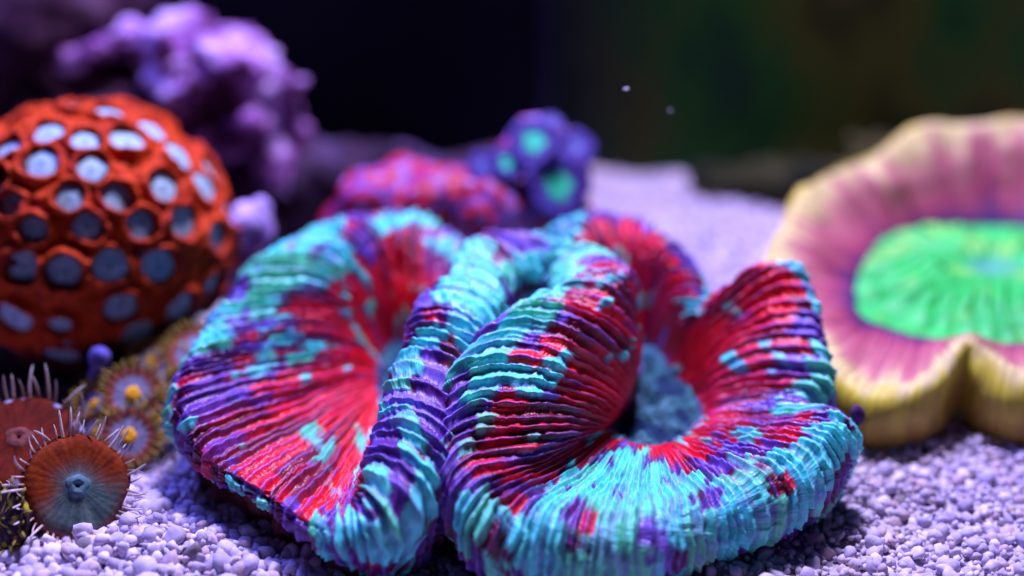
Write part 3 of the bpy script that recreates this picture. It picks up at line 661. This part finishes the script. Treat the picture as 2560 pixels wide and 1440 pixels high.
def polyp_thing(name, loc, nrm_, R, disc_prof, colf, stalk_col, mat, label, group=None, cat='polyp', tent=None, fringe=None, sh=0.8, roll=None, nA=72, wav=0.03, ripple=0.01, mouth=None):
    n_ = Vector(nrm_).normalized()
    root = empty(name, loc); tag(root, label, cat, group)
    root.matrix_basis = Matrix.Translation(Vector(loc)) @ n_.to_track_quat('Z', 'Y').to_matrix().to_4x4() @ Matrix.Rotation(roll or 0, 4, 'Z')
    d = disc_mesh('oral_disc', [(r * R, z * R) for r, z in disc_prof], nA, colf, mat, wav, ripple); d.parent = root
    if mouth:
        mc_, mp_ = mouth
        def mcol(r, a):
            return np.array(mc_) * (0.75 + 0.5 * vn(a * 3, r * 4, seed=191))[:, None]
        mo = disc_mesh('mouth', [(r * R, z * R) for r, z in mp_], 24, mcol, mat, 0.07, 0); mo.parent = d
    s = stalk_mesh(0.42 * R, 0.92 * R, sh, stalk_col, mat, random.randint(0, 50)); s.parent = root; s.location = (0, 0, disc_prof[-1][1] * R)
    if tent:
        ln, r0, r1, bend, c0, c1, cnt, tilt, skip = tent
        mes = []
        for bk in (-1.5, 0.6, 1.6, 2.8):
            tm = tent_mesh(ln, r0, r1, bend * bk, c0, c1, mat); mes.append(tm.data); bpy.data.objects.remove(tm)
        for k in range(cnt):
            a = 2 * math.pi * (k + random.uniform(-.25, .25)) / cnt
            o = bpy.data.objects.new('tentacle', random.choice(mes)); COL.objects.link(o); o.parent = root
            sc = random.uniform(0.55, 1.25)
            o.matrix_basis = Matrix.Rotation(a, 4, 'Z') @ Matrix.Translation((R * random.uniform(0.90, 1.0), 0, disc_prof[-2][1] * R)) @ Matrix.Rotation(-tilt + random.uniform(-.25, .25), 4, 'Y') @ Matrix.Rotation(random.uniform(-.3, .3), 4, 'Z') @ Matrix.Rotation(random.uniform(-1, 1), 4, 'X') @ Matrix.Diagonal((sc, sc, sc, 1))
    if fringe:
        ln, wd, cnt, c0, c1, tilt = fringe
        V = []; F = []; Cc = []
        for k in range(cnt):
            a = 2 * math.pi * (k + random.uniform(-.2, .2)) / cnt; l_ = ln * random.uniform(.7, 1.2); w_2 = wd * random.uniform(.8, 1.2); tl = tilt + (0.35 if k % 2 else -0.15)
            b0 = len(V)
            for t, ww in ((0, 1), (0.55, 0.8), (1, 0.25)):
                x = R * 0.93 + l_ * t * math.cos(tl); z = disc_prof[-2][1] * R + l_ * t * math.sin(tl)
                for (dy, dz) in ((-1, 0), (0, 0.8), (1, 0), (0, -0.8)):
                    y = dy * w_2 * ww; zz = z + dz * w_2 * ww
                    V.append((x * math.cos(a) - y * math.sin(a), x * math.sin(a) + y * math.cos(a), zz)); Cc.append(lerp(np.array(c0), np.array(c1), t))
            for ring_ in range(2):
                for q_ in range(4):
                    i0 = b0 + ring_ * 4 + q_; i1 = b0 + ring_ * 4 + (q_ + 1) % 4; F.append((i0, i1, i1 + 4, i0 + 4))
            F.append((b0 + 8, b0 + 9, b0 + 10, b0 + 11))
        f = mesh_obj('tentacle_fringe', V, F, mat, root, np.array(Cc)); f['kind'] = 'stuff'
    return root
def tocam(p): return (CAM - p) / np.linalg.norm(CAM - p)
def yellow_eye(r, a):
    n = vn(a * 8, r * 2, seed=141)[:, None]
    c = lerp(np.array([0.24, 0.24, 0.34]), np.array([0.14, 0.12, 0.20]), n)
    return lerp(c, np.array([0.20, 0.05, 0.03]), sst(0.58, 0.76, r + .06 * (n[:, 0] - .5))[:, None])
YP = [(1.0, 0.0)]
yprof = [(0.001, -0.02), (0.14, -0.02), (0.26, -0.01), (0.34, 0.0), (0.6, -0.02), (0.85, 0.03), (1.0, 0.0), (1.0, -0.14)]
ylist = [(332, 985, -5.1, 64, 'with broad grey-blue ring, highest of the pair in front', (0.1, 0, 0.3)),
         (322, 1090, -5.6, 62, 'below the other and just behind the brown polyp', (0.0, 0, 0.15)),
         (487, 880, -4.2, 66, 'highest of its patch, touching the brain coral', (-0.2, 0, 0.9)),
         (430, 925, -4.4, 50, 'half hidden between the upper and the front ones', (-0.3, 0, 0.7)),
         (238, 1080, -5.4, 46, 'seen from the side next to the brown tentacles', (-0.7, 0, 0.2)),
         (235, 1010, -5.0, 44, 'small and tilted left beside the blue nub', (-0.8, 0, 0.4)),
         (455, 985, -4.7, 48, 'dim, wedged against the left lobe of the brain coral', (0.6, 0, 0.3)),
         (395, 1045, -5.2, 46, 'dark, low between the front pair and the brain coral', (0.5, 0, 0.1)),
         (380, 900, -3.9, 50, 'furthest back on the dark rubble', (-0.2, 0, 0.9))]
for px, py, y, r, t, tl in ylist:
    p = D(px, py, y - 0.25); n_ = tocam(p) + np.array(tl)
    polyp_thing('button_polyp', p, n_, r / 165.0, yprof, yellow_eye, (0.16, 0.07, 0.03), M['dull'], 'yellow-eyed brown button polyp ' + t, 'yellow-eyed button polyps',
                fringe=(0.17, 0.022, 40, (0.20, 0.10, 0.03), (0.36, 0.27, 0.05), 0.35), sh=0.7, roll=random.uniform(0, 6), mouth=((0.70, 0.34, 0.015), [(0.001, 0.10), (0.05, 0.13), (0.15, 0.14), (0.25, 0.08), (0.31, -0.04)]))
def brown_face(r, a):
    lines = (0.6 * vn(a * 14, r * 1.5, seed=151) + 0.4 * vn(a * 5, r * 3, seed=154))[:, None]
    c = lerp(np.array([0.26, 0.04, 0.006]), np.array([0.12, 0.014, 0.005]), lines)
    te = lerp(np.array([0.025, 0.05, 0.055]), np.array([0.10, 0.15, 0.13]), lines)
    low = sst(-0.15, 0.75, -np.sin(a))                # uneven lighting put into the colour: lower half teal, upper half rusty
    c = lerp(c, te, np.clip(sst(0.62, 0.25, r) * 0.75 + low * sst(1.1, 0.75, r), 0, 1)[:, None])
    c = lerp(c, np.array([0.08, 0.17, 0.19]), sst(0.28, 0.18, r)[:, None] * 0.8)
    return lerp(c, np.array([0.01, 0.015, 0.02]), sst(0.08, 0.03, r)[:, None])
bprof = [(0.001, 0.0), (0.05, 0.05), (0.16, 0.10), (0.3, 0.05), (0.6, 0.06), (0.85, 0.06), (1.0, -0.03), (0.98, -0.22)]
p = D(192, 1215, -7.6); n_ = tocam(p) + np.array([0.25, 0, 0.12])
polyp_thing('tentacled_polyp', p, n_, 0.66, bprof, brown_face, (0.10, 0.03, 0.02), M['dull'], 'round rust-and-teal polyp facing the camera, ringed by thin tentacles', 'brown tentacled polyps',
            tent=(0.30, 0.018, 0.011, 0.05, (0.40, 0.24, 0.20), (0.75, 0.66, 0.64), 52, 0.35, 0), sh=0.9, nA=144, wav=0.03, ripple=0.003, mouth=((0.09, 0.17, 0.19), [(0.001, -0.01), (0.04, 0.08), (0.12, 0.135), (0.2, 0.10), (0.26, 0.03)]))
def rust_face(r, a):
    lines = (0.6 * vn(a * 14, r * 1.5, seed=152) + 0.4 * vn(a * 5, r * 3, seed=155))[:, None]
    c = lerp(np.array([0.13, 0.014, 0.003]), np.array([0.05, 0.004, 0.002]), lines)
    return lerp(c, np.array([0.30, 0.34, 0.5]), (sst(0.84, 0.94, r) * sst(0.5, 0.7, vn(a * 7, r * 0, seed=153)))[:, None])
p = D(48, 1100, -6.7); n_ = np.array([0.12, -0.35, 1.0])
polyp_thing('tentacled_polyp', p, n_, 0.78, bprof, rust_face, (0.07, 0.012, 0.008), M['dull'], 'rust-brown polyp facing upward at the left edge with upright tentacles', 'brown tentacled polyps',
            tent=(0.40, 0.020, 0.012, 0.06, (0.36, 0.18, 0.14), (0.70, 0.62, 0.60), 44, 1.05, 0), sh=1.0, nA=144, ripple=0.003, mouth=((0.16, 0.05, 0.04), [(0.001, -0.01), (0.04, 0.08), (0.12, 0.135), (0.2, 0.10), (0.26, 0.03)]))
def speck(r, a):
    n = vn(a * 7, r * 9, seed=161)[:, None]
    return lerp(np.array([0.03, 0.015, 0.02]), np.array([0.38, 0.34, 0.03]), sst(0.62, 0.75, n))
p = D(0, 1300, -8.0)
polyp_thing('tentacled_polyp', p, tocam(p) + np.array([-0.9, 0, 0.2]), 0.42, bprof, speck, (0.04, 0.015, 0.03), M['dull'], 'dark polyp speckled yellow-green, cut off by the lower left edge',
            fringe=(0.16, 0.04, 22, (0.06, 0.02, 0.03), (0.36, 0.32, 0.05), 0.4), sh=0.8)

# ------------------------------------------------------------------ red and violet coral behind the brain coral
cells = []
def red_col(v, nn):
    rg = np.random.default_rng(5); c = v[rg.choice(len(v), 4000)]
    pts = [c[0]]
    for q_ in c:
        if min(np.linalg.norm(q_ - k_) for k_ in pts) > 0.60: pts.append(q_)
    pts = np.array(pts); d1 = np.full(len(v), 9.0); d2 = d1.copy()
    for k_ in pts:
        d = np.linalg.norm(v - k_, axis=1); d2 = np.minimum(d2, np.maximum(d1, d)); d1 = np.minimum(d1, d)
    e = d2 - d1
    cells.append((d1, e))
    c = lerp(np.array([0.18, 0.07, 0.36]), np.array([0.36, 0.004, 0.035]), sst(0.02, 0.16, e + 0.10 * (fbm(v[:, 0] * 3, v[:, 1] * 3, v[:, 2] * 3, seed=172) - .5))[:, None])
    c = lerp(c, np.array([0.34, 0.16, 0.5]), (sst(0.12, 0.05, d1))[:, None])
    n = fbm(v[:, 0] * 1.0, v[:, 1] * 1.0, v[:, 2] * 1.0, seed=170)
    return lerp(c, np.array([0.32, 0.20, 0.62]), (0.6 * sst(0.60, 0.70, n))[:, None])
rroot = blob_rock('star_coral', [L(960, 520, -0.3, 0.85, 0.7, 0.72), L(1100, 510, -0.4, 0.85, 0.7, 0.66), L(1230, 540, -0.5, 0.75, 0.6, 0.7), L(1350, 530, -0.3, 0.72, 0.6, 0.62), L(870, 580, -0.2, 0.55, 0.5, 0.65), L(1440, 580, -0.4, 0.45, 0.5, 0.55), L(1020, 470, 0.0, 0.7, 0.5, 0.5), L(1330, 400, 0.4, 0.62, 0.5, 0.8), L(1410, 470, 0.3, 0.45, 0.5, 0.8), L(1100, 640, -0.3, 1.8, 0.7, 0.7), L(1250, 450, 0.2, .5, .4, .4)],
    M['polyp'], red_col, 0.07, 0.07, 1.8, 61)
tag(rroot, 'blurred crimson star coral with lavender ridges behind the brain coral', 'coral')
def green_eye(r, a):
    n = vn(a * 5, r * 3, seed=181)[:, None]
    c = lerp(np.array([0.05, 0.015, 0.13]), np.array([0.06, 0.04, 0.28]), n)
    return lerp(c, np.array([0.05, 0.66, 0.34]), sst(0.50, 0.28, r + 0.12 * (n[:, 0] - .5))[:, None])
def blue_eye(r, a):
    n = vn(a * 5, r * 3, seed=182)[:, None]
    return lerp(lerp(np.array([0.05, 0.015, 0.14]), np.array([0.07, 0.05, 0.30]), n), np.array([0.16, 0.22, 0.5]), sst(0.35, 0.15, r)[:, None])
zprof = [(0.001, 0.02), (0.2, 0.06), (0.5, 0.04), (0.85, 0.08), (1.0, 0.0), (0.95, -0.2)]
for px, py, y, r, f, tl, lab in [(1335, 340, -0.5, 62, green_eye, (-0.1, 0, 0.35), 'blue button polyp with green eye on top of the crimson coral'),
        (1395, 450, -0.7, 82, green_eye, (0.55, 0, 0.2), 'largest blue button polyp, green eye turned right, low on the crimson coral'),
        (1268, 392, -0.6, 42, green_eye, (-0.2, 0, 0.3), 'small blue button polyp with pale green eye, left of the largest'),
        (1205, 398, -0.5, 38, blue_eye, (-0.4, 0, 0.4), 'small plain lavender-blue button polyp, leftmost on the crimson coral'),
        (1440, 352, 0.1, 52, blue_eye, (0.6, 0, 0.6), 'plain blue button polyp at the right shoulder of the crimson coral'),
        (1378, 292, 0.2, 30, blue_eye, (0.3, 0, 0.9), 'tiny dark blue polyp bud, highest on the crimson coral')]:
    p = D(px, py + 16, y); polyp_thing('blue_polyp', p, tocam(p) + np.array(tl), r / 140.0, zprof, f, (0.09, 0.015, 0.14), M['polyp'], lab, 'blue button polyps', sh=0.5, wav=0.05)

# small dark bud beside the brain coral
tag(blob_rock('dark_bud', [L(2145, 1035, -6.3, 0.10, 0.10, 0.14), L(2130, 1062, -6.3, 0.08, 0.08, 0.12), L(2120, 1090, -6.35, 0.07, 0.07, 0.12)], M['rock'], rock_col((0.04, 0.01, 0.05), (0.06, 0.02, 0.09), (0.1, 0.03, 0.12), 0, 2, 5), 0.03, 0.01, 3, 71),
    'small dark purple bud at the right tip of the brain coral', 'sponge')
# specks drifting in the water
M['speck'] = noise_mat('speck', [(0.3, (0.5, 0.5, 0.6)), (0.7, (0.7, 0.7, 0.75))], 9.0)
for px, py, y, s_, lab in [(1566, 222, -4.0, 0.022, 'bright white speck drifting in the dark water'), (1676, 276, -3.0, 0.012, 'fainter white speck drifting right of the bright one')]:
    bm = bmesh.new(); bmesh.ops.create_icosphere(bm, subdivisions=2, radius=s_)
    for v in bm.verts: v.co.x *= 1.9; v.co.z *= 0.7; v.co *= 1 + 0.3 * mnoise.noise(v.co * 40)
    me = bpy.data.meshes.new('floating_speck'); bm.to_mesh(me); bm.free(); me.materials.append(M['speck'])
    o = bpy.data.objects.new('floating_speck', me); COL.objects.link(o); o.location = D(px, py, y); o.rotation_euler = (0, -0.2, 0.2)
    tag(o, lab, 'speck')

# ------------------------------------------------------------------ gravel
bm = bmesh.new(); bmesh.ops.create_icosphere(bm, subdivisions=2, radius=1); bm.verts.ensure_lookup_table()
ico = np.array([v.co[:] for v in bm.verts]); icf = np.array([[v.index for v in f.verts] for f in bm.faces]); bm.free()
bm = bmesh.new(); bmesh.ops.create_icosphere(bm, subdivisions=1, radius=1)
ico0 = np.array([v.co[:] for v in bm.verts]); icf0 = np.array([[v.index for v in f.verts] for f in bm.faces]); bm.free()
def grain(base, seed):
    rg = np.random.default_rng(seed); n = rg.normal(size=(8, 3)); n /= np.linalg.norm(n, axis=1, keepdims=True); d = rg.uniform(0.45, 0.85, 8)
    k = base @ n.T; r = np.min(np.where(k > 0.15, d / np.maximum(k, 0.15), 9), axis=1); r = np.minimum(r, 1.08)
    v = base * r[:, None] * (1 + rg.normal(size=(len(base), 1)) * 0.03)
    return v * rg.uniform(0.7, 1.2, 3)
hi = [grain(ico, k) for k in range(14)]; lo = [grain(ico0, 100 + k) for k in range(14)]
def rotm(rg):
    q_ = rg.normal(size=4); q_ /= np.linalg.norm(q_); w, x, y, z = q_
    return np.array([[1 - 2 * (y * y + z * z), 2 * (x * y - z * w), 2 * (x * z + y * w)], [2 * (x * y + z * w), 1 - 2 * (x * x + z * z), 2 * (y * z - x * w)], [2 * (x * z - y * w), 2 * (y * z + x * w), 1 - 2 * (x * x + y * y)]])
Vh, Fh, Ch, nb = [], [], [], 0
PAL = np.array([0.88, 0.85, 0.97]) * np.array([[0.60, 0.53, 0.60], [0.68, 0.61, 0.64], [0.52, 0.47, 0.58], [0.58, 0.45, 0.45], [0.74, 0.68, 0.70], [0.48, 0.42, 0.50]])
rg = np.random.default_rng(77)
sp = 0.098
GP = []
for y in np.arange(-11.4, 6.0, sp * 0.9):
    hw = (y + 23.5) * 0.42 + 1.4
    x = np.arange(-hw, hw, sp); GP.append(np.stack([x, np.full_like(x, y)], 1))
GP = np.concatenate(GP); GP += rg.uniform(-.55, .55, GP.shape) * sp
GP = GP[~((GP[:, 1] > -4.5) & (GP[:, 0] < -3.4) & (GP[:, 0] > -7.5))]                    # under the reef rock
GZ = sand_h(GP[:, 0], GP[:, 1]) + rg.uniform(-0.06, 0.06, len(GP)) + 0.07 * (vn(GP[:, 0] * 2.2, GP[:, 1] * 2.2, seed=201) - .5)
for (xx, yy), zz in zip(GP, GZ):
    near = yy < -4.2
    r = sp * (rg.uniform(0.42, 0.85) if rg.random() < 0.8 else rg.uniform(0.9, 1.35))
    r *= 1 + 0.28 * float(sst(-1.0, -3.5, xx)) * float(sst(-5.0, -6.5, yy))
    base = hi if yy < -5.8 and r > 0.085 else lo
    v = (base[rg.integers(14)] * r) @ rotm(rg).T + np.array([xx, yy, zz])
    t_ = rg.random(); c = PAL[rg.integers(len(PAL))] * rg.uniform(0.9, 1.22)
    if t_ < 0.012: c = np.array([0.42, 0.26, 0.15])
    elif t_ < 0.020: c = np.array([0.22, 0.19, 0.20])
    Vh.append(v); Fh.append((icf if base is hi else icf0) + nb); Ch.append(np.repeat(c[None], len(v), 0)); nb += len(v)
TANP = [(1905, 1338, 0.155, (0.50, 0.34, 0.30), 'broad pinkish-tan pebble against the front right of the brain coral'),
        (1962, 1328, 0.13, (0.52, 0.36, 0.33), 'pinkish-tan pebble just right of the broad one'),
        (1822, 1388, 0.14, (0.66, 0.56, 0.52), 'pale cream pebble in front of the brain coral apron'),
        (890, 1395, 0.19, (0.70, 0.62, 0.66), 'large whitish pebble under the foot of the left fold')]
M['gravel'] = pigment_mat('gravel', 0.75, 0.25, 0.0, bump=0.35, bscale=(26, 26, 26), var=0.12, vscale=12, bdist=0.02)
gr = mesh_obj('gravel', np.concatenate(Vh), np.concatenate(Fh), M['gravel'], None, np.concatenate(Ch), smooth=False)
tag(gr, 'pale lavender aragonite gravel covering the tank floor', 'gravel', kind='stuff')
for px, py, r, c, lab in TANP:
    p = G(px, py, 0.08); v = (hi[int(px) % 14] * r) @ rotm(rg).T
    o = mesh_obj('pebble', v, icf, M['gravel'], None, np.repeat(np.array(c)[None], len(v), 0), smooth=False)
    o.location = (p[0], p[1], float(sand_h(np.array([p[0]]), np.array([p[1]]))[0]) + 0.09)
    tag(o, lab, 'pebble', 'pebbles that stand out of the gravel')
